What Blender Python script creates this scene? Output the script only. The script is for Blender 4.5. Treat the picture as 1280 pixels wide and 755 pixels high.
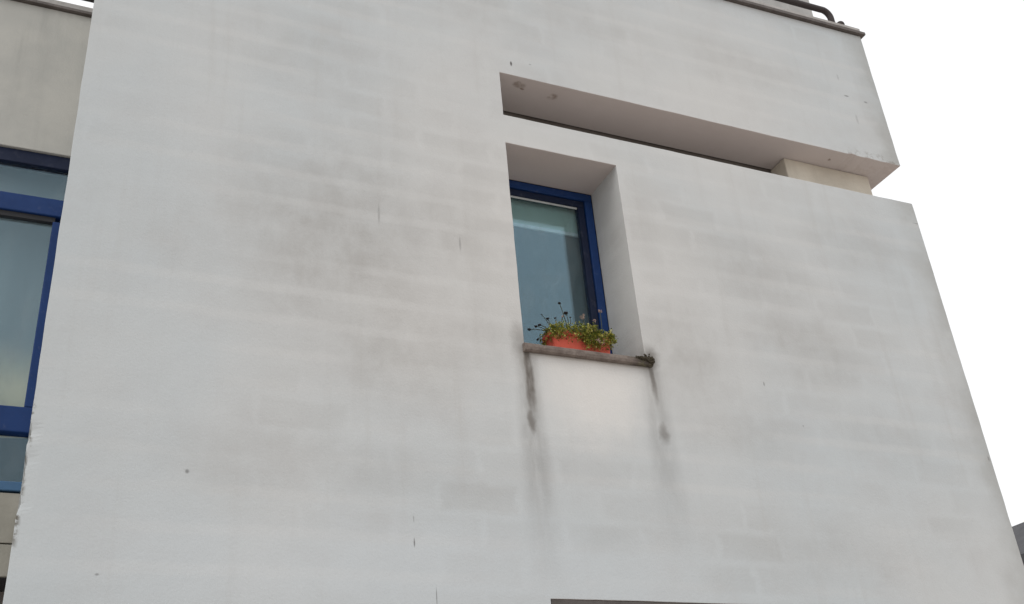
import bpy, bmesh, math, random
from mathutils import Vector, Matrix, noise as mnoise

for o in list(bpy.data.objects):
    bpy.data.objects.remove(o, do_unlink=True)
S = bpy.context.scene
COL = S.collection
random.seed(11)

# ------------------------------------------------------------------ camera
cam_d = bpy.data.cameras.new('camera')
cam = bpy.data.objects.new('camera', cam_d)
COL.objects.link(cam)
cam_d.sensor_width = 36.0
cam_d.lens = 37.52
cam_d.clip_end = 2000
cam_d.clip_start = 0.05
# the camera looks up at the facade with a slight roll (columns: right, up, back)
ROT = Matrix(((0.91296749, -0.13273773, -0.38583812),
              (-0.40079561, -0.46903392, -0.78700067),
              (-0.07650648, 0.87314826, -0.48141342)))
cam.matrix_world = Matrix.Translation((0, -5.2, 1.6)) @ ROT.to_4x4()
S.camera = cam

# ------------------------------------------------------------------ world: bright overcast sky
SUN_EL, SUN_AZ = math.radians(55), math.radians(238)
w = bpy.data.worlds.new('World')
S.world = w
w.use_nodes = True
nt = w.node_tree
bg = nt.nodes['Background']
sky = nt.nodes.new('ShaderNodeTexSky')
sky.sky_type = 'NISHITA'
sky.sun_disc = False
sky.sun_elevation = SUN_EL
sky.sun_rotation = SUN_AZ
sky.dust_density = 4.0
hs = nt.nodes.new('ShaderNodeHueSaturation')
hs.inputs['Saturation'].default_value = 0.25
nt.links.new(sky.outputs[0], hs.inputs['Color'])
mx = nt.nodes.new('ShaderNodeMix')
mx.data_type = 'RGBA'
mx.inputs[0].default_value = 0.85
mx.inputs[7].default_value = (11.9, 11.95, 12.1, 1)     # the even white cloud layer
nt.links.new(hs.outputs[0], mx.inputs[6])
nt.links.new(mx.outputs[2], bg.inputs['Color'])
bg.inputs['Strength'].default_value = 0.1

sun_d = bpy.data.lights.new('sun', 'SUN')
sun_d.energy = 0.9
sun_d.angle = math.radians(40)
sun_d.color = (1.0, 0.96, 0.9)
sun = bpy.data.objects.new('sun', sun_d)
COL.objects.link(sun)
sd = Vector((math.sin(SUN_AZ) * math.cos(SUN_EL), math.cos(SUN_AZ) * math.cos(SUN_EL), math.sin(SUN_EL)))
sun.rotation_euler = sd.to_track_quat('Z', 'Y').to_euler()
sun.location = (0, -6, 14)

vs = S.view_settings
vs.view_transform = 'Standard'
vs.look = 'None'
vs.exposure = 0.0
vs.gamma = 1.0
vs.use_curve_mapping = False


# ------------------------------------------------------------------ node helper
class NT:
    def __init__(self, name):
        self.m = bpy.data.materials.new(name)
        self.m.use_nodes = True
        self.t = self.m.node_tree
        self.b = self.t.nodes['Principled BSDF']
        self.out = self.t.nodes['Material Output']
        self._co = None

    def n(self, kind, **kw):
        nd = self.t.nodes.new(kind)
        for k, v in kw.items():
            setattr(nd, k, v)
        return nd

    def put(self, sock, v):
        if isinstance(v, bpy.types.NodeSocket):
            self.t.links.new(v, sock)
        else:
            if sock.type == 'RGBA' and len(v) == 3:
                v = (*v, 1)
            sock.default_value = v

    def math(self, op, a, b=0.0, c=None, clamp=False):
        nd = self.n('ShaderNodeMath', operation=op, use_clamp=clamp)
        self.put(nd.inputs[0], a)
        self.put(nd.inputs[1], b)
        if c is not None:
            self.put(nd.inputs[2], c)
        return nd.outputs[0]

    def add(self, a, b): return self.math('ADD', a, b)
    def sub(self, a, b): return self.math('SUBTRACT', a, b)
    def mul(self, a, b): return self.math('MULTIPLY', a, b)
    def mx(self, a, b): return self.math('MAXIMUM', a, b)

    def ss(self, v, a, b, o0=0.0, o1=1.0):
        nd = self.n('ShaderNodeMapRange', interpolation_type='SMOOTHSTEP')
        self.put(nd.inputs[0], v)
        flip = a > b
        if flip:
            a, b, o0, o1 = b, a, o1, o0
        for i, q in zip((1, 2, 3, 4), (a, b, o0, o1)):
            nd.inputs[i].default_value = q
        return nd.outputs[0]

    def co(self):
        if self._co is None:
            self._co = self.n('ShaderNodeTexCoord').outputs['Object']
        return self._co

    def xyz(self, v=None):
        nd = self.n('ShaderNodeSeparateXYZ')
        self.put(nd.inputs[0], v or self.co())
        return nd.outputs

    def mapping(self, scale=(1, 1, 1), loc=(0, 0, 0), v=None):
        nd = self.n('ShaderNodeMapping')
        self.put(nd.inputs[0], v or self.co())
        nd.inputs['Scale'].default_value = scale
        nd.inputs['Location'].default_value = loc
        return nd.outputs[0]

    def noise(self, scale, detail=4, rough=0.55, v=None, dist=0.0, color=False):
        nd = self.n('ShaderNodeTexNoise')
        self.put(nd.inputs['Vector'], v or self.co())
        nd.inputs['Scale'].default_value = scale
        nd.inputs['Detail'].default_value = detail
        nd.inputs['Roughness'].default_value = rough
        nd.inputs['Distortion'].default_value = dist
        return nd.outputs['Color' if color else 'Fac']

    def mix(self, f, a, b, mode='MIX'):
        nd = self.n('ShaderNodeMix', data_type='RGBA', blend_type=mode)
        self.put(nd.inputs[0], f)
        self.put(nd.inputs[6], a)
        self.put(nd.inputs[7], b)
        return nd.outputs[2]

    def bump(self, h, strength=0.3, dist=0.01):
        nd = self.n('ShaderNodeBump')
        self.put(nd.inputs['Height'], h)
        nd.inputs['Strength'].default_value = strength
        nd.inputs['Distance'].default_value = dist
        self.t.links.new(nd.outputs[0], self.b.inputs['Normal'])

    def col(self, c): self.put(self.b.inputs['Base Color'], c)
    def rough(self, r): self.put(self.b.inputs['Roughness'], r)


def blob(N, x, z, cx, cz, rx, rz, soft=1.0):
    """soft elliptic patch of dirt, 1 in its middle and 0 outside"""
    a = N.mul(N.sub(x, cx), 1.0 / rx)
    b = N.mul(N.sub(z, cz), 1.0 / rz)
    d = N.math('SQRT', N.add(N.mul(a, a), N.mul(b, b)))
    return N.ss(d, 1.0, 1.0 - soft)


# ------------------------------------------------------------------ materials
def mat_render_wall():
    N = NT('white_render')
    X, Y, Z = N.xyz()
    warp = N.noise(2.2, 4, 0.6, color=True)
    ws = N.n('ShaderNodeVectorMath', operation='MULTIPLY_ADD')
    N.put(ws.inputs[0], warp)
    ws.inputs[1].default_value = (0.5, 0.0, 0.5)
    ws.inputs[2].default_value = (-0.25, 0, -0.25)
    wa = N.n('ShaderNodeVectorMath', operation='ADD')
    N.put(wa.inputs[0], N.co())
    N.put(wa.inputs[1], ws.outputs[0])
    WX, WY, WZ = N.xyz(wa.outputs[0])

    # slow tone drift of old paint; lens colour shading painted in as a warmer middle
    big = N.noise(0.55, 3, 0.5)
    base = N.mix(N.ss(big, 0.35, 0.68), (0.515, 0.548, 0.562), (0.548, 0.562, 0.562))
    lens_warm = N.mx(N.mx(N.mul(blob(N, X, Z, 2.9, 5.3, 2.0, 2.2, .95), .8), N.mul(blob(N, X, Z, 2.1, 4.6, 1.2, 1.0, .95), .6)), N.mul(blob(N, X, Z, 4.2, 6.6, 2.2, 1.6, .95), .5))
    base = N.mix(lens_warm, base, (0.605, 0.592, 0.570))
    mid = N.noise(1.9, 5, 0.62, v=N.mapping((1, 1, 1.3), (4.1, 0, 2.3)))
    base = N.mix(N.mul(N.ss(mid, 0.45, 0.75), 0.32), base, (0.47, 0.465, 0.46))

    # the courses of blocks ghosting through the render
    bk = N.n('ShaderNodeTexBrick')
    v = N.n('ShaderNodeCombineXYZ')
    jig = N.mul(N.sub(N.noise(3.5, 5, .7), 0.5), 0.20)
    N.put(v.inputs[0], N.add(X, jig))
    N.put(v.inputs[1], N.add(Z, N.mul(jig, 0.35)))
    N.put(bk.inputs['Vector'], v.outputs[0])
    bk.inputs['Color1'].default_value = (0.15, 0.15, 0.15, 1)
    bk.inputs['Color2'].default_value = (1, 1, 1, 1)
    bk.inputs['Mortar'].default_value = (0, 0, 0, 1)
    bk.inputs['Scale'].default_value = 1.0
    bk.inputs['Mortar Size'].default_value = 0.045
    bk.inputs['Mortar Smooth'].default_value = 1.0
    bk.inputs['Brick Width'].default_value = 0.5
    bk.inputs['Row Height'].default_value = 0.2
    gx = N.n('ShaderNodeRGBToBW')
    N.put(gx.inputs[0], bk.outputs['Color'])
    ghost = N.mul(gx.outputs[0], N.ss(N.noise(0.9, 3, 0.6, v=N.mapping((1, 1, 1), (7, 3, 1))), 0.42, 0.66))
    base = N.mix(N.mul(ghost, 0.20), base, (0.33, 0.325, 0.31))

    # paler level bands where the bed joints lie
    band = N.ss(N.math('SINE', N.mul(N.add(Z, N.mul(jig, .25)), 2 * math.pi / .2)), .25, 1.0)
    band = N.mul(band, N.ss(N.noise(1.2, 4, .6, v=N.mapping((.5, 1, 2.2), (2, 2, 5))), .36, .60))
    base = N.mix(N.mul(band, .20), base, (0.64, 0.64, 0.63))

    # patches of grey grime
    G = None
    for (cx, cz, rx, rz, k) in [
            (1.45, 5.05, 1.05, 1.15, .80), (1.15, 5.35, .5, .6, .5), (2.15, 5.25, .5, .6, .55), (1.75, 4.35, .8, .5, .6),
            (2.35, 4.5, .35, .5, .4), (0.6, 4.9, .5, .5, .3), (2.3, 7.3, .9, .5, .4),
            (3.75, 4.6, .6, .6, .65), (4.45, 5.35, .75, .5, .55), (4.75, 4.75, .9, .5, .60), (5.5, 5.75, .7, .35, .45),
            (4.1, 4.05, .7, .35, .45), (5.3, 4.15, .7, .35, .4), (3.4, 7.4, 1.2, .35, .3), (4.9, 7.35, 1.0, .35, .4),
            (1.1, 6.4, .7, .6, .35), (1.4, 3.62, 1.6, .22, .35), (4.6, 3.3, 1.2, .3, .3), (3.6, 5.6, .4, .5, .35)]:
        q = N.mul(blob(N, WX, WZ, cx, cz, rx, rz, 0.95), k)
        G = q if G is None else N.mx(G, q)
    blot = N.ss(N.noise(4.2, 5, 0.65, v=N.mapping((1.25, 1, 0.9))), 0.30, 0.72, 0.35, 1.0)
    base = N.mix(N.mul(N.mul(G, blot), N.sub(0.64, N.mul(band, 0.22))), base, (0.30, 0.285, 0.265))

    # faint rain runs, drawn out down the wall
    run = N.noise(1.0, 5, 0.6, v=N.mapping((9, 9, 0.55)))
    base = N.mix(N.mul(N.ss(run, 0.52, 0.80), 0.22), base, (0.40, 0.385, 0.36))

    # weathered band along the outer corner and top edge
    corner = N.mul(N.ss(WX, 5.95, 6.38), N.ss(N.noise(2.6, 4), 0.3, 0.6, 0.35, 1.0))
    base = N.mix(N.mul(corner, 0.62), base, (0.31, 0.31, 0.29))
    lens_cool = N.mul(N.ss(WX, 1.2, -0.3), 0.35)  # cooler, darker left side: lens shading painted into the wall colour
    base = N.mix(lens_cool, base, (0.435, 0.480, 0.500))

    # cleaner, creamier strip sheltered below the sill
    clean = N.mul(blob(N, WX, WZ, 3.05, 4.28, .52, .52, .8), 0.75)
    base = N.mix(clean, base, (0.725, 0.705, 0.675))
    pale = N.mul(blob(N, WX, WZ, 1.9, 3.1, 2.6, .42, .8), 0.4)  # paler band low on the wall, its bluish cast is lens shading painted in
    base = N.mix(pale, base, (0.585, 0.618, 0.640))

    # dark runs from both ends of the sill
    wob = N.mul(N.sub(N.noise(5.0, 3), 0.5), 0.05)
    SX = N.add(X, N.mul(N.sub(N.noise(9, 4), .5), .09))
    SZ = N.add(Z, N.mul(N.sub(N.noise(7, 4, v=N.mapping((1, 1, 1), (5, 2, 8))), .5), .16))
    def streak(x0, x1, z0, z1, wid, power):
        t = N.math('DIVIDE', N.sub(z0, Z), z0 - z1, clamp=False)
        xc = N.add(N.add(x0, N.mul(t, x1 - x0)), wob)
        d = N.math('ABSOLUTE', N.sub(X, xc))
        wd = N.add(wid, N.mul(t, wid * 0.6))
        m = N.ss(N.math('DIVIDE', d, wd), 1.0, 0.15)
        on = N.mul(N.ss(t, -0.02, 0.03), N.ss(t, 1.0, 0.25))
        gr = N.ss(N.noise(11, 4, 0.6, v=N.mapping((1, 1, 0.25))), 0.25, 0.62, 0.3, 1.0)
        return N.mul(N.mul(m, on), N.mul(gr, power))
    st = streak(2.612, 2.635, 4.47, 3.72, .045, 1.0)
    st = N.mx(st, streak(2.612, 2.62, 4.45, 2.9, .10, .38))
    st = N.mx(st, streak(2.585, 2.63, 4.5, 3.85, .05, .5))
    st = N.mx(st, N.mul(blob(N, SX, SZ, 2.615, 3.98, .055, .16, .9), .75))
    st = N.mx(st, streak(3.492, 3.495, 4.50, 4.00, .035, .75))
    st = N.mx(st, streak(3.49, 3.49, 4.45, 3.1, .11, .30))
    st = N.mx(st, N.mul(blob(N, SX, SZ, 3.51, 4.00, .075, .14, .9), .60))
    st = N.mx(st, N.mul(blob(N, SX, SZ, 3.505, 4.51, .085, .13, .9), .72))
    st = N.mx(st, N.mul(blob(N, SX, SZ, 2.58, 4.50, .09, .22, .9), .42))
    base = N.mix(st, base, (0.105, 0.088, 0.072))

    # pits, flakes and hairline marks
    sp = None
    for (cx, cz, rx, rz, k) in [
            (2.708, 6.755, .011, .030, 1.0), (0.682, 3.537, .014, .016, .6), (1.859, 3.232, .006, .035, .7),
            (1.859, 3.36, .005, .025, .4), (1.971, 2.95, .004, .07, .6), (0.316, 3.011, .012, .008, .5),
            (2.225, 5.146, .010, .07, .35), (4.366, 4.429, .008, .022, .5), (4.62, 4.15, .007, .012, .35),
            (5.887, 7.302, .035, .012, .6), (6.091, 7.286, .028, .014, .5), (5.93, 7.06, .018, .07, .22),
            (5.85, 7.50, .014, .05, .20), (6.255, 6.07, .06, .006, .5), (1.70, 5.27, .01, .10, .30),
            (2.86, 6.79, .015, .008, .4), (3.40, 4.82, .008, .02, .5), (6.245, 4.05, .012, .03, .4)]:
        q = N.mul(blob(N, X, Z, cx, cz, rx, rz, .7), k)
        sp = q if sp is None else N.mx(sp, q)
    pit = N.noise(38, 3, 0.6)
    sp = N.mul(sp, N.ss(pit, 0.25, 0.5, 0.55, 1.0))
    base = N.mix(sp, base, (0.085, 0.08, 0.078))

    # damaged arris at the left corner, flaked soffit edge at the right corner
    chips = N.mul(N.mul(N.ss(X, -0.030, -0.055), N.mul(N.ss(Z, 3.05, 3.2), N.ss(Z, 3.95, 3.72))),
                  N.ss(N.noise(16, 4, 0.7), 0.46, 0.60))
    base = N.mix(N.mul(chips, 0.9), base, (0.10, 0.085, 0.06))
    flake = N.mul(N.mul(N.ss(X, 5.55, 5.9), N.mul(N.ss(Z, 6.60, 6.64), N.ss(Z, 6.76, 6.66))), N.ss(N.noise(19, 4, 0.7), 0.50, 0.62))
    base = N.mix(N.mul(flake, 0.55), base, (0.22, 0.20, 0.17))

    # undersides: brownish ground bounce painted into the colour, and rust blooms of the soffits
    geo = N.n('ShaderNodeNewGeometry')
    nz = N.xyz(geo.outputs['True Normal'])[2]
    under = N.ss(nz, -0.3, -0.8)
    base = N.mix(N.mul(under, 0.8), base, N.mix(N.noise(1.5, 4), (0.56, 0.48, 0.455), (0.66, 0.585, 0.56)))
    ru = None
    for (cx, cy, r, k) in [(2.80, .085, .06, .6), (3.09, .13, .055, .6), (5.62, .12, .02, .8), (2.84, .12, .02, .7)]:
        q = N.mul(blob(N, N.add(X, N.mul(jig, .6)), N.add(Y, N.mul(jig, .5)), cx, cy, r, r * .8, .6), k)
        ru = q if ru is None else N.mx(ru, q)
    ru = N.mul(N.mul(ru, N.mul(under, N.ss(Z, 6.3, 6.5))), N.ss(N.noise(14, 4), .35, .6))
    base = N.mix(ru, base, (0.16, 0.095, 0.05))

    fine = N.noise(160, 3, 0.6)
    base = N.mix(N.mul(N.sub(fine, 0.42), 0.22), base, (0.30, 0.295, 0.29))
    N.col(base)
    N.rough(0.92)
    N.b.inputs['Specular IOR Level'].default_value = 0.25
    h = N.add(N.mul(N.noise(70, 4, 0.65), 0.7), N.mul(N.noise(9, 3), 1.2))
    N.bump(h, 0.35, 0.006)
    return N.m


def mat_plaster(name, c0, c1, scale=2.5):
    N = NT(name)
    n1 = N.noise(scale, 5, 0.6)
    b = N.mix(N.ss(n1, 0.3, 0.7), c0, c1)
    run = N.noise(1.0, 4, 0.6, v=N.mapping((8, 8, 0.6)))
    b = N.mix(N.mul(N.ss(run, 0.5, 0.8), 0.35), b, tuple(q * 0.6 for q in c0))
    N.col(b)
    N.rough(0.9)
    N.bump(N.noise(60, 4, 0.6), 0.3, 0.006)
    return N.m


def mat_paint(name, c, rough=0.38):
    N = NT(name)
    n1 = N.noise(6, 5, 0.6)
    b = N.mix(N.ss(n1, 0.3, 0.75), c, tuple(q * 0.82 + 0.004 for q in c))
    dust = N.ss(N.noise(22, 5, 0.7), 0.55, 0.8)
    b = N.mix(N.mul(dust, 0.16), b, (0.25, 0.25, 0.26))
    N.col(b)
    N.rough(N.ss(n1, 0.2, 0.8, rough, rough + 0.2))
    N.b.inputs['Specular IOR Level'].default_value = 0.3
    N.bump(N.noise(45, 3), 0.05, 0.003)
    return N.m


def mat_stone(name, c0, c1, scale=9.0, rough=0.85):
    N = NT(name)
    b = N.mix(N.ss(N.noise(scale, 6, 0.7), 0.3, 0.7), c0, c1)
    b = N.mix(N.mul(N.ss(N.noise(scale * 4, 4, 0.7), 0.5, 0.75), 0.4), b, tuple(q * 0.45 for q in c0))
    N.col(b)
    N.rough(rough)
    N.bump(N.noise(scale * 6, 5, 0.7), 0.5, 0.008)
    return N.m


def mat_sill():
    N = NT('brown_sill_stone')
    X = N.xyz()[0]
    b = N.mix(N.ss(N.noise(10, 6, .7), .3, .7), (0.125, 0.098, 0.084), (0.215, 0.178, 0.155))
    b = N.mix(N.mul(N.ss(N.noise(45, 4, .7), .5, .75), .45), b, (0.05, 0.042, 0.036))
    rot = N.mul(N.ss(N.add(X, N.mul(N.sub(N.noise(16, 5, .7), .5), .35)), 3.24, 3.46), .9)       # rotted, mossy end
    b = N.mix(rot, b, N.mix(N.ss(N.noise(30, 5, .7), .4, .65), (0.035, 0.028, 0.020), (0.12, 0.11, 0.06)))
    N.col(b)
    N.rough(.9)
    N.bump(N.noise(60, 5, .7), .5, .008)
    return N.m


def mat_glass(name, tint=(0.92, 0.96, 0.97)):
    N = NT(name)
    t = N.t
    fr = N.n('ShaderNodeFresnel')
    bf = N.n('ShaderNodeNewGeometry').outputs['Backfacing']
    N.put(fr.inputs[0], N.add(1.62, N.mul(bf, 1 / 1.62 - 1.62)))      # thin sheet: both faces reflect alike
    tr = N.n('ShaderNodeBsdfTransparent')
    tr.inputs[0].default_value = (*tint, 1)
    gl = N.n('ShaderNodeBsdfGlossy')
    gl.inputs['Roughness'].default_value = 0.015
    gl.inputs['Color'].default_value = (0.62, 0.86, 1.0, 1)
    di = N.n('ShaderNodeBsdfDiffuse')
    di.inputs[0].default_value = (0.45, 0.45, 0.43, 1)
    m0 = N.n('ShaderNodeMixShader')
    N.put(m0.inputs[0], N.ss(N.noise(5, 6, 0.7, v=N.mapping((1.5, 1, 0.6))), 0.45, 0.85, 0.01, 0.09))   # film of dust
    t.links.new(tr.outputs[0], m0.inputs[1])
    t.links.new(di.outputs[0], m0.inputs[2])
    m1 = N.n('ShaderNodeMixShader')
    t.links.new(fr.outputs[0], m1.inputs[0])
    t.links.new(m0.outputs[0], m1.inputs[1])
    t.links.new(gl.outputs[0], m1.inputs[2])
    t.links.new(m1.outputs[0], N.out.inputs['Surface'])
    t.nodes.remove(N.b)
    return N.m


def mat_fabric(name, c, c2=None, z0=0, z1=1):
    N = NT(name)
    b = c
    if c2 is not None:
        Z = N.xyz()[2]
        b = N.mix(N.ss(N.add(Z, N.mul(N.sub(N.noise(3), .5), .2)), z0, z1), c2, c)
    weave = N.noise(1.0, 3, 0.6, v=N.mapping((120, 120, 12)))
    b = N.mix(N.mul(weave, 0.25), b, tuple(q * 0.7 for q in c))
    N.col(b)
    N.rough(0.9)
    return N.m


def mat_leaf():
    N = NT('leaf_green')
    g = N.n('ShaderNodeNewGeometry')
    r = N.n('ShaderNodeValToRGB')
    e = r.color_ramp.elements
    e[0].position = 0.0; e[0].color = (0.045, 0.075, 0.016, 1)
    e[1].position = 1.0; e[1].color = (0.34, 0.26, 0.13, 1)
    for p, c in ((0.22, (0.12, 0.16, 0.025)), (0.55, (0.30, 0.32, 0.05)), (0.88, (0.50, 0.47, 0.11))):
        k = e.new(p); k.color = (*c, 1)
    N.put(r.inputs[0], g.outputs['Random Per Island'])
    N.col(r.outputs[0])
    N.rough(0.6)
    N.b.inputs['Subsurface Weight'].default_value = 0.0
    return N.m


def mat_plain(name, c, rough=0.8, var=0.3, scale=20):
    N = NT(name)
    N.col(N.mix(N.mul(N.ss(N.noise(scale, 4, .65), .35, .75), var), c, tuple(q * .5 for q in c)))
    N.rough(rough)
    N.bump(N.noise(scale * 3, 4), .2, .004)
    return N.m


def mat_ground():
    N = NT('paving_ground')
    b = N.mix(N.ss(N.noise(0.4, 6, 0.6), .3, .7), (0.40, 0.355, 0.315), (0.47, 0.425, 0.39))
    b = N.mix(N.mul(N.ss(N.noise(30, 4, .7), .5, .75), .35), b, (0.16, 0.15, 0.14))
    N.col(b)
    N.rough(0.9)
    N.bump(N.noise(40, 5, .7), .4, .01)
    return N.m


M = dict(
    wall=mat_render_wall(),
    wing=mat_plaster('wing_render', (0.40, 0.40, 0.375), (0.47, 0.465, 0.43)),
    panel=mat_plaster('cream_panel', (0.30, 0.29, 0.25), (0.37, 0.355, 0.31), 4),
    pillar=mat_plaster('cream_render', (0.52, 0.475, 0.40), (0.62, 0.575, 0.49), 3),
    chimney=mat_plaster('grey_render', (0.33, 0.325, 0.315), (0.42, 0.415, 0.405)),
    blue=mat_paint('blue_paint', (0.005, 0.036, 0.150), 0.55),
    navy=mat_paint('navy_paint', (0.005, 0.012, 0.040), 0.6),
    pale_blue=mat_paint('pale_blue_paint', (0.06, 0.145, 0.27), 0.45),
    seal=mat_plain('rubber_seal', (0.022, 0.022, 0.026), .7),
    bead=mat_paint('white_bead', (0.50, 0.52, 0.52), 0.5),
    sill=mat_sill(),
    coping=mat_stone('coping_concrete', (0.34, 0.325, 0.31), (0.45, 0.435, 0.42), 7),
    soffit_shade=mat_stone('soffit_shade_dark', (0.075, 0.065, 0.060), (0.11, 0.097, 0.092), 8),
    drip=mat_stone('coping_sheet', (0.075, 0.062, 0.056), (0.13, 0.11, 0.10), 12, .6),
    rail=mat_paint('dark_rail_paint', (0.045, 0.036, 0.036), 0.5),
    glass=mat_glass('window_glass'),
    blind=mat_fabric('blind_fabric', (0.52, 0.64, 0.56)),
    bar=mat_paint('blind_bar', (0.82, 0.84, 0.84), .5),
    curtain2=mat_fabric('curtain_light_fade', (0.22, 0.25, 0.26), (0.82, 0.68, 0.42), 4.2, 4.75),  # fade to cream: sky reflection and light low on the curtain, painted in
    room=mat_plain('room_plaster', (0.20, 0.18, 0.17), .9, .1, 2),
    terracotta=mat_plain('terracotta', (0.70, 0.125, 0.080), .8, .35, 14),
    soil=mat_plain('potting_soil', (0.030, 0.022, 0.015), .95, .4, 60),
    leaf=mat_leaf(),
    stem=mat_plain('stem_green', (0.05, 0.055, 0.022), .7, .3, 40),
    seed=mat_plain('seed_head_dark', (0.016, 0.012, 0.012), .9, .3, 80),
    petal=mat_plain('petal_pink', (0.62, 0.47, 0.42), .7, .2, 60),
    moss=mat_plain('moss', (0.048, 0.038, 0.022), .95, .7, 35),
    ground=mat_ground(),
    roof=mat_stone('dark_slate', (0.035, 0.035, 0.040), (0.060, 0.060, 0.065), 3),
    nwall=mat_plaster('neighbour_render', (0.25, 0.25, 0.25), (0.32, 0.32, 0.31)),
    slot_shade=mat_plaster('slot_shade_render', (0.11, 0.095, 0.085), (0.16, 0.14, 0.125)),  # dark colour puts the slot's shade into its back wall
)


# ------------------------------------------------------------------ object helpers
def link(name, bm, mat, parent=None, smooth=False):
    bmesh.ops.recalc_face_normals(bm, faces=bm.faces)
    me = bpy.data.meshes.new(name)
    bm.to_mesh(me)
    bm.free()
    if smooth:
        for p in me.polygons:
            p.use_smooth = True
    me.materials.append(mat)
    o = bpy.data.objects.new(name, me)
    COL.objects.link(o)
    o.parent = parent
    return o


def empty(name, loc=(0, 0, 0)):
    o = bpy.data.objects.new(name, None)
    o.empty_display_size = 0.2
    COL.objects.link(o)
    o.location = loc
    return o


def tag(o, label=None, cat=None, group=None, kind=None):
    for k, v in (('label', label), ('category', cat), ('group', group), ('kind', kind)):
        if v:
            o[k] = v
    return o


def boxes(name, lst, mat, parent=None, bevel=0.004, seg=2):
    bm = bmesh.new()
    for (x0, x1, y0, y1, z0, z1) in lst:
        r = bmesh.ops.create_cube(bm, size=1)
        bmesh.ops.scale(bm, vec=(x1 - x0, y1 - y0, z1 - z0), verts=r['verts'])
        bmesh.ops.translate(bm, vec=((x0 + x1) / 2, (y0 + y1) / 2, (z0 + z1) / 2), verts=r['verts'])
    if bevel:
        bmesh.ops.bevel(bm, geom=bm.edges[:], offset=bevel, segments=seg, affect='EDGES', profile=0.5)
    return link(name, bm, mat, parent)


def tube(bm, pts, r, seg=10, r1=None):
    """swept round bar through pts, radius r at the start and r1 at the end"""
    pts = [Vector(p) for p in pts]
    rings = []
    prev = None
    for i, p in enumerate(pts):
        a = pts[max(i - 1, 0)]
        b = pts[min(i + 1, len(pts) - 1)]
        t = (b - a).normalized()
        u = prev - t * prev.dot(t) if prev is not None else t.orthogonal()
        if u.length < 1e-5:
            u = t.orthogonal()
        u.normalize()
        prev = u
        v = t.cross(u)
        rr = r + ((r1 if r1 is not None else r) - r) * i / max(len(pts) - 1, 1)
        rings.append([bm.verts.new(p + (u * math.cos(k * 2 * math.pi / seg) + v * math.sin(k * 2 * math.pi / seg)) * rr)
                      for k in range(seg)])
    for A, B in zip(rings, rings[1:]):
        for k in range(seg):
            bm.faces.new((A[k], A[(k + 1) % seg], B[(k + 1) % seg], B[k]))
    bm.faces.new(rings[0])
    bm.faces.new(list(reversed(rings[-1])))


def frame_boxes(x0, x1, z0, z1, y0, y1, wid, bars=()):
    """four members of a frame, butted; bars = extra"""
    return [(x0, x1, y0, y1, z1 - wid, z1), (x0, x1, y0, y1, z0, z0 + wid),
            (x0, x0 + wid, y0, y1, z0 + wid, z1 - wid), (x1 - wid, x1, y0, y1, z0 + wid, z1 - wid)] + list(bars)


# ------------------------------------------------------------------ ground
bm = bmesh.new()
bmesh.ops.create_grid(bm, x_segments=20, y_segments=20, size=600)
ground = link('ground', bm, M['ground'])
tag(ground, 'pale grey paved ground around the building', 'ground', kind='structure')

# ------------------------------------------------------------------ the building
B = empty('building', (3.1, 0, 0))
tag(B, 'white rendered building with a deep slot below its roof band and a blue framed window', 'building')
LX, RX, TOP = -0.058, 6.27, 8.09          # the outer corners and the top of the front block
TH = 0.385                                # depth of the reveals
WIN = (2.606, 3.460, 4.475, 6.027)        # upper window opening
SLOT = (2.610, RX, 6.269, 6.650)          # slot, open at the right corner
LOW = (2.627, 5.20, 0.85, 2.959)          # opening of the floor below


def at_B(o):
    """keep world coordinates while parenting to the building's empty"""
    o.parent = B
    o.matrix_parent_inverse = Matrix.Translation((-3.1, 0, 0))
    return o


def grid_lines(fixed, step, fine=()):
    fixed = sorted(set(fixed))
    out = []
    for a, b in zip(fixed, fixed[1:]):
        s = step
        for (f0, f1, fs) in fine:
            if a >= f0 - 1e-6 and b <= f1 + 1e-6:
                s = fs
        n = max(1, round((b - a) / s))
        out += [a + (b - a) * k / n for k in range(n)]
    out.append(fixed[-1])
    return out


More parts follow.
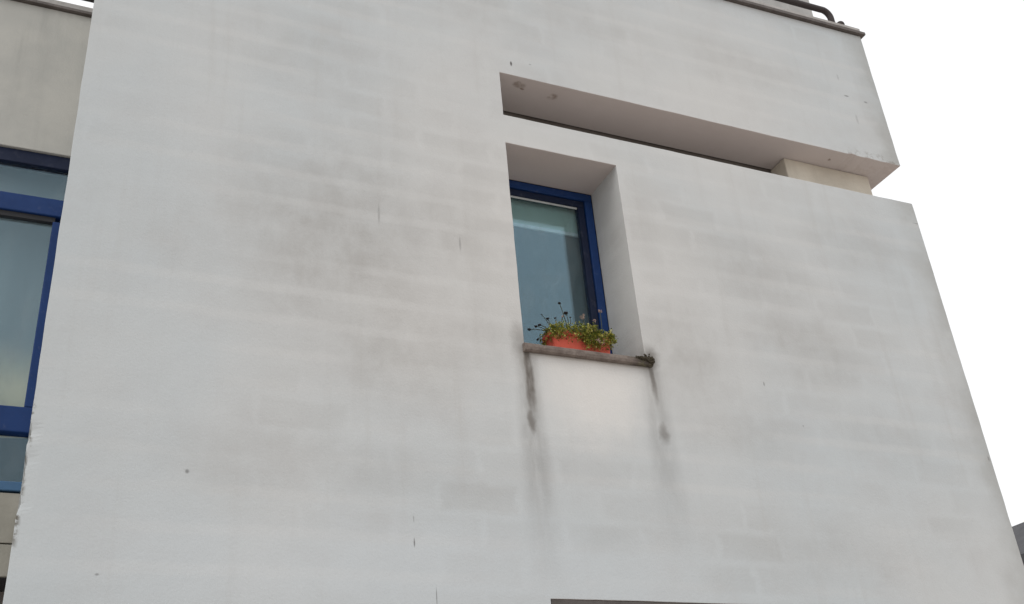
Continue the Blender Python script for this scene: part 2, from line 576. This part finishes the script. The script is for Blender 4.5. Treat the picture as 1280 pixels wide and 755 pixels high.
def front_wall():
    xs = grid_lines([LX, WIN[0], SLOT[0], LOW[0], WIN[1], LOW[1], 5.7, RX], 0.07, [(5.7, RX, 0.03)])
    zs = grid_lines([0, LOW[2], LOW[3], 3.15, 3.85, WIN[2], WIN[3], SLOT[2], SLOT[3], TOP], 0.07, [(3.15, 3.85, 0.02)])
    nx, nz = len(xs) - 1, len(zs) - 1

    def solid(i, j):
        if i < 0 or j < 0 or i >= nx or j >= nz:
            return False
        cx, cz = (xs[i] + xs[i + 1]) / 2, (zs[j] + zs[j + 1]) / 2
        for (a, b, c, d) in (WIN, SLOT, LOW):
            if a < cx < b and c < cz < d:
                return False
        return True

    def border(i, j):
        q = [solid(i - 1, j - 1), solid(i, j - 1), solid(i - 1, j), solid(i, j)]
        return any(q) and not all(q)

    bm = bmesh.new()
    F, K = {}, {}

    def vert(i, j, back):
        D = K if back else F
        if (i, j) not in D:
            x, z, y = xs[i], zs[j], (TH if back else 0.0)
            p = Vector((x * 1.0, 0, z))
            if not back:
                y = 0.0025 * mnoise.noise(p * 0.9) + 0.0012 * mnoise.noise(p * 5)
                if border(i, j) and z > 0.01:
                    amp = 0.0028
                    x += amp * mnoise.noise(p * 7 + Vector((3, 1, 0)))
                    z += amp * mnoise.noise(p * 7 + Vector((9, 5, 2)))
                    if xs[i] == LX and 3.15 <= zs[j] <= 3.85:        # broken arris
                        c = mnoise.noise(p * 14) + 0.35
                        k = min(1, (zs[j] - 3.12) / .15, (3.88 - zs[j]) / .12)
                        if c > 0:
                            x += 0.016 * c * k
                            y += 0.008 * c * k
                    if abs(zs[j] - SLOT[3]) < 1e-6 and xs[i] > 5.7:    # flaked edge
                        c = mnoise.noise(p * 11) + 0.1
                        if c > 0:
                            z += 0.022 * c
                            y += 0.006 * c
            z += 0.026 * (xs[i] - RX) * max(0, (zs[j] - 7.0) / (TOP - 7.0)) if zs[j] > 7 else 0
            D[(i, j)] = bm.verts.new((x, y, z))
        return D[(i, j)]

    for i in range(nx):
        for j in range(nz):
            if not solid(i, j):
                continue
            bm.faces.new([vert(i, j, 0), vert(i + 1, j, 0), vert(i + 1, j + 1, 0), vert(i, j + 1, 0)])
            bm.faces.new([vert(i, j, 1), vert(i, j + 1, 1), vert(i + 1, j + 1, 1), vert(i + 1, j, 1)])
            for (di, dj, a, b) in ((-1, 0, (i, j), (i, j + 1)), (1, 0, (i + 1, j), (i + 1, j + 1)),
                                   (0, -1, (i, j), (i + 1, j)), (0, 1, (i, j + 1), (i + 1, j + 1))):
                if not solid(i + di, j + dj):
                    bm.faces.new([vert(*a, 0), vert(*b, 0), vert(*b, 1), vert(*a, 1)])
    o = at_B(link('front_wall', bm, M['wall']))
    bv = o.modifiers.new('arris', 'BEVEL')
    bv.width = 0.006
    bv.segments = 2
    bv.limit_method = 'ANGLE'
    bv.angle_limit = math.radians(50)
    return o


front_wall()
DEEP = 4.2
# the body behind the front wall: side walls, back, roof and the solid behind the slot
at_B(boxes('side_wall', [(LX + 0.012, LX + 0.30, TH + 0.001, DEEP, 0, TOP - .16)], M['wall'], bevel=0))
at_B(boxes('side_wall', [(RX - 0.30, RX - 0.003, TH + 0.016, DEEP, 0, TOP - .01)], M['wall'], bevel=0))
at_B(boxes('rear_wall', [(LX + 0.301, RX - 0.301, DEEP - .25, DEEP - .003, 0, TOP - .17)], M['wall'], bevel=0))
at_B(boxes('roof_slab', [(LX + 0.301, RX - 0.301, TH + .001, DEEP - .251, TOP - .45, TOP - .20)], M['wing'], bevel=0))
at_B(boxes('slot_back_wall', [(SLOT[0] - .1, RX - 0.302, TH + .014, TH + .20, SLOT[2] - .1, SLOT[3] + .1)], M['slot_shade'], bevel=0))
at_B(boxes('pillar', [(5.225, 6.10, 0.210, TH + .012, SLOT[2] + .002, SLOT[3] - .002)], M['pillar'], bevel=0.008))
# rooms behind the windows
def room(name, x0, x1, y0, y1, z0, z1):
    bm = bmesh.new()
    v = {}
    for a, x in enumerate((x0, x1)):
        for b, y in enumerate((y0, y1)):
            for c, z in enumerate((z0, z1)):
                v[a, b, c] = bm.verts.new((x, y, z))
    for f in (((0,1,0),(1,1,0),(1,1,1),(0,1,1)), ((0,0,0),(0,1,0),(0,1,1),(0,0,1)), ((1,0,0),(1,0,1),(1,1,1),(1,1,0)),
              ((0,0,0),(1,0,0),(1,1,0),(0,1,0)), ((0,0,1),(0,1,1),(1,1,1),(1,0,1))):
        bm.faces.new([v[k] for k in f])
    return at_B(link(name, bm, M['room']))
room('room_lining', 1.9, 4.6, TH + .002, 3.6, 3.62, 6.20)
room('room_lining', 2.2, 5.6, TH + .002, 3.6, 0.30, 3.30)


# coping over the front wall: dark sheet drip and the paler cap, laid to the slight fall of the roof
def sloped_box(name, x0, x1, y0, y1, z0, z1, mat, bevel=.004, n=40, jit=.002):
    bm = bmesh.new()
    rows = []
    for k in range(n + 1):
        x = x0 + (x1 - x0) * k / n
        dz = 0.026 * (x - RX)
        j = [jit * mnoise.noise(Vector((x * 3, q * 7.1, z0))) for q in range(4)]
        rows.append([bm.verts.new((x, y0 + j[0], z0 + dz + j[1])), bm.verts.new((x, y1, z0 + dz)),
                     bm.verts.new((x, y1, z1 + dz)), bm.verts.new((x, y0 + j[2], z1 + dz + j[3]))])
    for A, C in zip(rows, rows[1:]):
        for k in range(4):
            bm.faces.new((A[k], A[(k + 1) % 4], C[(k + 1) % 4], C[k]))
    bm.faces.new(rows[0])
    bm.faces.new(rows[-1][::-1])
    return at_B(link(name, bm, mat))
sloped_box('coping_drip', LX - .03, RX + .035, -.035, TH - .05, TOP + .001, TOP + .030, M['drip'])
sloped_box('coping_cap', LX - .01, RX + .005, -.012, TH - .07, TOP + .031, TOP + .085, M['coping'])

# block standing behind the coping
ch = at_B(boxes('chimney', [(5.86, 6.150, .34, 1.0, 7.85, 9.7)], M['chimney'], bevel=.01))
at_B(boxes('chimney_flank', [(5.60, 5.859, .44, .95, 7.85, 8.62)], M['coping'], bevel=.01))

# ------------------------------------------------------------------ upper window
def window(name, x0, x1, z0, z1, y, fw, sw, seals=True):
    wd = at_B(boxes(name, frame_boxes(x0, x1, z0, z1, y, y + .07, fw), M['blue'], bevel=.005))
    def sub(o):
        o.parent = wd
        return o
    a, b, c, d = x0 + fw, x1 - fw, z0 + fw, z1 - fw
    sub(boxes('sash', frame_boxes(a + .003, b - .003, c + .003, d - .003, y + .012, y + .062, sw), M['navy'], bevel=.005))
    e, f, g, h = a + sw + .003, b - sw - .003, c + sw + .003, d - sw - .003
    sub(boxes('glazing_bead', [(e, f, y + .024, y + .034, h - .014, h)], M['bead'], bevel=.002))
    sub(boxes('pane', [(e + .002, f - .002, y + .036, y + .040, g + .002, h - .002)], M['glass'], bevel=0))      # double glazing
    sub(boxes('pane', [(e + .002, f - .002, y + .052, y + .056, g + .002, h - .002)], M['glass'], bevel=0))
    return wd, (e, f, g, h)
wd, (ga, gb, gc, gd) = window('window', WIN[0] + .002, WIN[1] - .002, WIN[2] + .002, WIN[3] - .003, TH - .002, .062, .052)

# stone sill: worn front edge, ends running a little past the opening
def sill():
    bm = bmesh.new()
    n = 46
    rows = []
    x0, x1 = 2.592, 3.487
    for k in range(n + 1):
        x = x0 + (x1 - x0) * k / n
        zt, zb = 4.490, 4.437
        w1 = .003 * mnoise.noise(Vector((x * 9, 1, 0))) + .002 * mnoise.noise(Vector((x * 31, 4, 0)))
        w2 = .004 * mnoise.noise(Vector((x * 8, 7, 0))) + .002 * mnoise.noise(Vector((x * 27, 3, 0)))
        rows.append([bm.verts.new(p) for p in (
            (x, -.004, zb + .004), (x, -.014, zb + .001), (x, -.030, zb + w2 * .5), (x, -.040 + w2, zb + .008 + w2),
            (x, -.043 + w1, (zt + zb) / 2), (x, -.040 + w1, zt - .008 + w1), (x, -.032, zt + w1), (x, -.004, zt + .004))])
    for A, C in zip(rows, rows[1:]):
        for k in range(8):
            bm.faces.new((A[k], A[(k + 1) % 8], C[(k + 1) % 8], C[k]))
    bm.faces.new(rows[0])
    bm.faces.new(rows[-1][::-1])
    o = at_B(link('window_sill', bm, M['sill'], smooth=False))
    inner = boxes('sill_bed', [(WIN[0] + .003, WIN[1] - .003, .004, TH - .004, WIN[2] + .001, 4.493)], M['sill'], bevel=0)
    inner.parent = o
sill()

# ------------------------------------------------------------------ lower window (its head just shows)
lw, _ = window('window', LOW[0] + .002, LOW[1] - .002, LOW[2] + .002, LOW[3] - .046, TH - .002, .07, .055)

at_B(boxes('soffit_shade', [(LOW[0] + .004, LOW[1] - .004, .004, TH - .004, LOW[3] - .045, LOW[3] - .0015)], M['soffit_shade'], bevel=.004))  # added dark slab that puts the shade under the opening's head into colour

# ------------------------------------------------------------------ the set-back wing on the left
WY = 0.9
WX0, WX1 = -4.2, LX + .008
wing = at_B(boxes('wing_wall', [(WX0, WX1, WY, WY + .3, 5.94, 7.135)], M['wing'], bevel=.004))
at_B(boxes('wing_coping_drip', [(WX0 - .02, WX1 - .001, WY - .03, WY + .28, 7.136, 7.160)], M['drip'], bevel=.003))
at_B(boxes('wing_coping_cap', [(WX0 - .02, WX1 - .001, WY - .015, WY + .27, 7.161, 7.212)], M['coping'], bevel=.004))
base = at_B(boxes('wing_base_wall', [(WX0, WX1, WY + .02, WY + .3, 3.225, 3.66)], M['seal'], bevel=0))
for r, (z0, z1) in enumerate(((3.405, 3.678), (3.228, 3.397))):
    for k in range(7):
        x1 = WX1 - .004 - k * .60
        p = boxes('panel', [(x1 - .594, x1, WY - .004 + .002 * (k % 2), WY + .019, z0, z1)], M['panel'], bevel=.003)
        p.parent = base
at_B(boxes('wing_lower_wall', [(WX0, WX1, WY + .30, WY + .5, 0, 3.224)], M['room'], bevel=0))

# its tall window: head, transom light, main light, lower light
ww = at_B(boxes('window', [(WX0 + .2, WX1 - .001, WY + .02, WY + .10, 5.842, 5.939)], M['navy'], bevel=.004))
def wsub(o):
    o.parent = ww
    return o
wsub(boxes('transom_bar', [(WX0 + .2, WX1 - .001, WY + .005, WY + .09, 5.475, 5.600)], M['blue'], bevel=.006))
wsub(boxes('seal', [(WX0 + .2, WX1 - .05, WY + .022, WY + .06, 5.438, 5.4745)], M['seal'], bevel=.002))
wsub(boxes('mullion', [(-.112, -.002 + WX1, WY + .010, WY + .085, 4.190, 5.437)], M['blue'], bevel=.006))
wsub(boxes('mullion', [(-1.42, -1.30, WY + .010, WY + .085, 4.190, 5.437)], M['blue'], bevel=.006))
wsub(boxes('bottom_bar', [(WX0 + .2, WX1 - .001, WY + .008, WY + .09, 4.036, 4.189)], M['blue'], bevel=.006))
wsub(boxes('sill_strip', [(WX0 + .2, WX1 - .001, WY - .012, WY + .10, 3.690, 3.742)], M['pale_blue'], bevel=.005))
wsub(boxes('pane', [(WX0 + .2, WX1 - .003, WY + .050, WY + .056, 5.601, 5.841)], M['glass'], bevel=0))
wsub(boxes('pane', [(WX0 + .2, -1.421, WY + .050, WY + .056, 4.190, 5.437)], M['glass'], bevel=0))
wsub(boxes('pane', [(-1.299, -.113, WY + .050, WY + .056, 4.190, 5.437)], M['glass'], bevel=0))
wsub(boxes('pane', [(WX0 + .2, WX1 - .003, WY + .050, WY + .056, 3.743, 4.035)], M['glass'], bevel=0))
room('room_lining', WX0 + .05, WX1, WY + .14, 3.8, 3.67, 5.935)
at_B(boxes('wing_roof', [(WX0, WX1, WY + .301, DEEP, 6.7, 6.95)], M['wing'], bevel=0))


def drape(name, x0, x1, y, z0, z1, mat, amp=.02, freq=30, n=120, nz=6):
    bm = bmesh.new()
    g = []
    for k in range(n + 1):
        x = x0 + (x1 - x0) * k / n
        col = []
        for j in range(nz + 1):
            t = j / nz
            a = amp * (.5 + .5 * (1 - t))
            col.append(bm.verts.new((x + .01 * mnoise.noise(Vector((x * 3, t * 2, 0))) * (1 - t),
                                     y + a * math.sin(freq * x + 1.1 * math.sin(3.3 * x)), z0 + (z1 - z0) * t)))
        g.append(col)
    for A, C in zip(g, g[1:]):
        for j in range(nz):
            bm.faces.new((A[j], C[j], C[j + 1], A[j + 1]))
    o = link(name, bm, mat, smooth=True)
    sol = o.modifiers.new('cloth', 'SOLIDIFY')
    sol.thickness = .003
    return o

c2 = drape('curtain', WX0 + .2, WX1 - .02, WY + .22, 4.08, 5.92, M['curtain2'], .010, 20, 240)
tag(c2, 'pale curtain with a painted light fade behind the tall window of the set-back wing', 'curtain')

rb = empty('roller_blind', (3.03, TH + .085, 5.70))
tag(rb, 'short pale green roller blind let down at the head of the recessed window', 'blind')
f = boxes('blind_fabric', [(WIN[0] + .02, 3.40, TH + .084, TH + .088, 5.720, 6.02)], M['blind'], bevel=0)
f2 = boxes('bottom_bar', [(WIN[0] + .02, 3.40, TH + .078, TH + .094, 5.692, 5.7195)], M['bar'], bevel=.004)
for q in (f, f2):
    q.parent = rb
    q.matrix_parent_inverse = Matrix.Translation(rb.location).inverted()

# ------------------------------------------------------------------ terracotta trough on the sill
PX0, PX1, PY0, PY1, PZ0, PZ1 = 2.825, 3.262, .035, .190, 4.4945, 4.655
tr = empty('planter', ((PX0 + PX1) / 2, .11, PZ0))
tag(tr, 'red terracotta trough planter standing on the brown sill of the recessed window', 'planter')


def to_root(o, root):
    o.parent = root
    o.matrix_parent_inverse = Matrix.Translation(root.location).inverted()
    return o


def trough():
    bm = bmesh.new()
    def loop(ins, z, rad=.022):
        x0, x1, y0, y1 = PX0 + ins, PX1 - ins, PY0 + ins, PY1 - ins
        out = []
        r = max(.004, rad - ins * .2)
        for (cx, cy, a0) in ((x1 - r, y1 - r, 0), (x0 + r, y1 - r, 90), (x0 + r, y0 + r, 180), (x1 - r, y0 + r, 270)):
            for k in range(5):
                a = math.radians(a0 + 22.5 * k)
                out.append(bm.verts.new((cx + r * math.cos(a), cy + r * math.sin(a), z)))
        return out
    L = [loop(.022, PZ0), loop(.010, PZ1 - .034), loop(.000, PZ1 - .032), loop(.0, PZ1 - .003), loop(.003, PZ1), loop(.012, PZ1), loop(.016, PZ1 - .05)]
    for A, C in zip(L, L[1:]):
        for k in range(len(A)):
            bm.faces.new((A[k], A[(k + 1) % len(A)], C[(k + 1) % len(A)], C[k]))
    bm.faces.new(L[0][::-1])
    to_root(link('trough', bm, M['terracotta']), tr)
    bm = bmesh.new()
    bmesh.ops.create_grid(bm, x_segments=24, y_segments=8, size=.5)
    for v in bm.verts:
        v.co = Vector((3.038 + v.co.x * .424, .1125 + v.co.y * .118, PZ1 - .022 + .008 * mnoise.noise(v.co * 11)))
    to_root(link('soil', bm, M['soil']), tr)
trough()

# ------------------------------------------------------------------ the plant in it
pl = empty('potted_plant', (3.04, .11, PZ1 - .02))
tag(pl, 'bushy yellow-green plant with thin flower stems spilling over the terracotta trough', 'plant')


def leaf(bm, p, d, size, up):
    d = d.normalized()
    s = d.cross(up)
    if s.length < 1e-4:
        s = d.orthogonal()
    s.normalize()
    n = s.cross(d)
    a = bm.verts.new(p)
    b = bm.verts.new(p + d * size * .5 + s * size * .30 + n * size * .08)
    c = bm.verts.new(p + d * size - n * size * .12)
    e = bm.verts.new(p + d * size * .5 - s * size * .30 + n * size * .08)
    bm.faces.new((a, b, c))
    bm.faces.new((a, c, e))


def foliage():
    R = random.Random(5)
    bm = bmesh.new()
    tops = [(2.80 + .485 * k / 40) for k in range(41)]
    def height(x):
        t = (x - 2.80) / .48
        return 4.672 + .035 * math.sin(min(max(t, 0), 1) * math.pi) + .030 * mnoise.noise(Vector((x * 14, 2.2, 0))) + .012 * mnoise.noise(Vector((x * 40, 5, 0)))
    for _ in range(900):                            # sprigs rooted in the soil, each with a handful of small leaves
        x = R.uniform(2.825, 3.255)
        y = R.uniform(.015, .20)
        top = height(x) - R.random() ** 1.4 * .09
        lean = Vector((R.gauss(0, .012), R.gauss(-.012, .014), 0))
        for k in range(R.randint(5, 8)):
            p = Vector((x, y, top)) + lean + Vector((R.gauss(0, .007), R.gauss(0, .007), -k * .006))
            d = Vector((R.gauss(0, 1), R.gauss(-.25, 1), R.gauss(.35, .7)))
            leaf(bm, p, d, R.uniform(.010, .021), Vector((R.gauss(0, .3), R.gauss(0, .3), 1)))
    for _ in range(260):                            # trails hanging down over the rim, mostly in the middle
        x = R.choice([R.gauss(3.085, .030), R.gauss(3.13, .025), R.gauss(2.835, .010), R.gauss(3.25, .010), R.uniform(2.82, 3.26)])
        long_ = .135 if 3.03 < x < 3.165 else (.075 if x < 2.83 or x > 3.25 else .045)
        ln = R.uniform(.25, 1) * long_
        for k in range(int(ln / .008) + 2):
            z = PZ1 + .012 - k * .008
            p = Vector((x + .10 * k * .008 * R.gauss(0, 1), .034 - .012 * math.sin(min(k / 4, 1.5)) + R.gauss(0, .005), max(z, 4.505)))
            d = Vector((R.gauss(0, 1), R.gauss(-.6, .6), R.gauss(-.3, .7)))
            leaf(bm, p, d, R.uniform(.009, .018), Vector((0, -.4, 1)))
    o = to_root(link('foliage', bm, M['leaf']), pl)
    o['kind'] = 'stuff'
foliage()


def flower_stem(base, tip, pale, r=.0075, umbel=0):
    base, tip = Vector(base), Vector(tip)
    bm = bmesh.new()
    mid = (base + tip) / 2 + Vector((random.uniform(-.012, .012), -.008, .012))
    pts = [base * (1 - t) ** 2 + mid * 2 * t * (1 - t) + tip * t * t for t in [k / 7 for k in range(8)]]
    tube(bm, pts, .0030, 6, .0020)
    st = to_root(link('flower_stem', bm, M['stem']), pl)
    bm = bmesh.new()
    R = random.Random(int(tip.x * 1e4))
    d = (pts[-1] - pts[-2]).normalized()
    if pale or umbel:
        for k in range(12 if not umbel else umbel):
            p = tip + Vector((R.gauss(0, r * .8), R.gauss(0, r * .8), R.gauss(0, r * .5)))
            for q in range(3):
                leaf(bm, p, Vector((R.gauss(0, 1), R.gauss(-.4, 1), R.gauss(.3, 1))), r * 1.3, Vector((0, 0, 1)))
    else:
        bmesh.ops.create_icosphere(bm, subdivisions=2, radius=r, matrix=Matrix.Translation(tip))
        for v in bm.verts:
            q = v.co - tip
            v.co = tip + Vector((q.x * 1.25, q.y * 1.25, q.z * .8)) * (1 + .35 * mnoise.noise(v.co * 260))
    hd = link('flower_head', bm, M['petal'] if pale else M['seed'])
    hd.parent = st

for (bx, tx, tz, pale, r) in [
        (2.985, 2.937, 4.885, 0, .0085), (2.995, 2.977, 4.818, 0, .0115), (3.095, 3.098, 4.806, 1, .010),
        (3.225, 3.232, 4.869, 1, .007), (2.84, 2.703, 4.661, 0, .0095), (2.85, 2.778, 4.704, 0, .0095),
        (2.84, 2.751, 4.689, 0, .0090), (2.90, 2.894, 4.770, 0, .0065), (2.86, 2.840, 4.758, 0, .0085),
        (2.83, 2.753, 4.596, 0, .0075), (3.25, 3.312, 4.656, 0, .0095), (3.00, 3.005, 4.790, 0, .005),
        (2.93, 2.950, 4.790, 1, .006), (3.17, 3.180, 4.790, 1, .006), (2.87, 2.800, 4.780, 0, .004)]:
    flower_stem((bx, .10, 4.66), (tx, .10, tz), pale, r)
flower_stem((3.13, .03, 4.67), (3.145, .010, 4.585), 1, .013)

# ------------------------------------------------------------------ moss at the worn end of the sill
bm = bmesh.new()
R = random.Random(3)
for k in range(230):
    t = R.random() ** .55
    x = 3.36 + .130 * t
    top = 4.492 + .006 * t
    bot = top - .012 - .045 * t ** 2
    z = R.uniform(bot, top)
    y = -.046 if z < top - .006 else R.uniform(-.046, -.006)
    p = Vector((x + R.gauss(0, .004), y + R.gauss(0, .002), z))
    if t > .78 and k % 3 == 0:                     # climbing the corner of the reveal
        p = Vector((R.uniform(3.452, 3.490), R.uniform(-.014, -.002), 4.495 + R.random() ** 2 * .040))
    s = R.uniform(.003, .0085)
    r = bmesh.ops.create_icosphere(bm, subdivisions=1, radius=s, matrix=Matrix.Translation(p))
    for v in r['verts']:
        v.co = p + (v.co - p) * (1 + .7 * mnoise.noise(v.co * 150))
ms = link('moss', bm, M['moss'])
tag(ms, 'dark crumbly moss grown over the worn end of the brown window sill', 'moss', kind='stuff')

# ------------------------------------------------------------------ roof rails
def rail(name, label, xa, xb, y, zt, zbase, slope, posts, end_bend):
    root = empty(name, ((xa + xb) / 2, y, zbase))
    tag(root, label, 'handrail')
    bm = bmesh.new()
    zz = lambda x: zt + slope * (x - xb)
    pts = [(xa, y, zz(xa))]
    n = 14
    if end_bend:
        rad = .085
        pts += [(xa + (xb - rad - xa) * k / n, y, zz(xa + (xb - rad - xa) * k / n)) for k in range(1, n + 1)]
        for k in range(1, 9):
            a = math.radians(90 - 90 * k / 8)
            pts.append((xb - rad + rad * math.cos(a), y, zz(xb) - rad + rad * math.sin(a)))
        pts.append((xb, y, zbase))
    else:
        pts += [(xa + (xb - xa) * k / n, y, zz(xa + (xb - xa) * k / n)) for k in range(1, n + 1)]
    tube(bm, pts, .029, 14)
    to_root(link('rail', bm, M['rail'], smooth=True), root)
    for x in posts:
        bm = bmesh.new()
        tube(bm, [(x, y, zbase - .02 + slope * (x - xb)), (x, y, zz(x) - .01)], .018, 10)
        to_root(link('post', bm, M['rail'], smooth=True), root)
    return root

r1 = rail('handrail', 'dark pipe handrail bending down onto the roof coping beside the chimney', 0.3, 6.11, .12, 8.452, 8.165, .026, (1.2, 2.9, 4.4), True)
bm = bmesh.new()
bmesh.ops.create_uvsphere(bm, u_segments=16, v_segments=10, radius=.040)
for v in bm.verts:
    v.co = Vector((6.205 + v.co.x, .12 + v.co.y, 8.315 + v.co.z * 1.0))
to_root(link('end_cap', bm, M['rail'], smooth=True), r1)
bm = bmesh.new()
tube(bm, [(6.205, .12, 8.17), (6.205, .12, 8.30)], .030, 12)
to_root(link('stub_post', bm, M['rail'], smooth=True), r1)
rail('handrail', 'dark pipe handrail along the lower roof edge of the set-back wing', -4.0, LX - .002, 1.02, 7.425, 7.21, 0, (-.9, -2.2, -3.5), False)

# ------------------------------------------------------------------ neighbouring house beyond the corner
nb = empty('house', (24.3, 15, 0))
tag(nb, 'neighbouring house with a dark slate gable roof beyond the corner of the building', 'house')
at = lambda o: to_root(o, nb)
bm = bmesh.new()
pr = [(21.0, 0), (27.6, 0), (27.6, 7.3), (24.3, 8.9), (21.0, 7.3)]
A = [bm.verts.new((x, 12, z)) for x, z in pr]
C = [bm.verts.new((x, 19, z)) for x, z in pr]
for k in range(5):
    bm.faces.new((A[k], A[(k + 1) % 5], C[(k + 1) % 5], C[k]))
bm.faces.new(A); bm.faces.new(C[::-1])
at(link('wall', bm, M['nwall']))
for sgn in (-1, 1):
    bm = bmesh.new()
    e, rz = 24.3 + sgn * 3.75, 7.08
    prof = [(24.3, 8.91), (24.3, 9.16), (e, rz + .27), (e, rz)]
    A = [bm.verts.new((x, 11.6, z)) for x, z in prof]
    C = [bm.verts.new((x, 19.4, z)) for x, z in prof]
    for k in range(4):
        bm.faces.new((A[k], A[(k + 1) % 4], C[(k + 1) % 4], C[k]))
    bm.faces.new(A); bm.faces.new(C[::-1])
    at(link('roof', bm, M['roof']))
for (x, z) in ((22.4, 4.6), (25.2, 4.6), (22.4, 1.6), (25.2, 1.6)):
    fr = at(boxes('window', frame_boxes(x, x + 1.1, z, z + 1.4, 11.95, 11.999, .08), M['bead'], bevel=.004))
    p = boxes('pane', [(x + .081, x + 1.019, 11.97, 11.98, z + .081, z + 1.319)], M['glass'], bevel=0)
    p.parent = fr
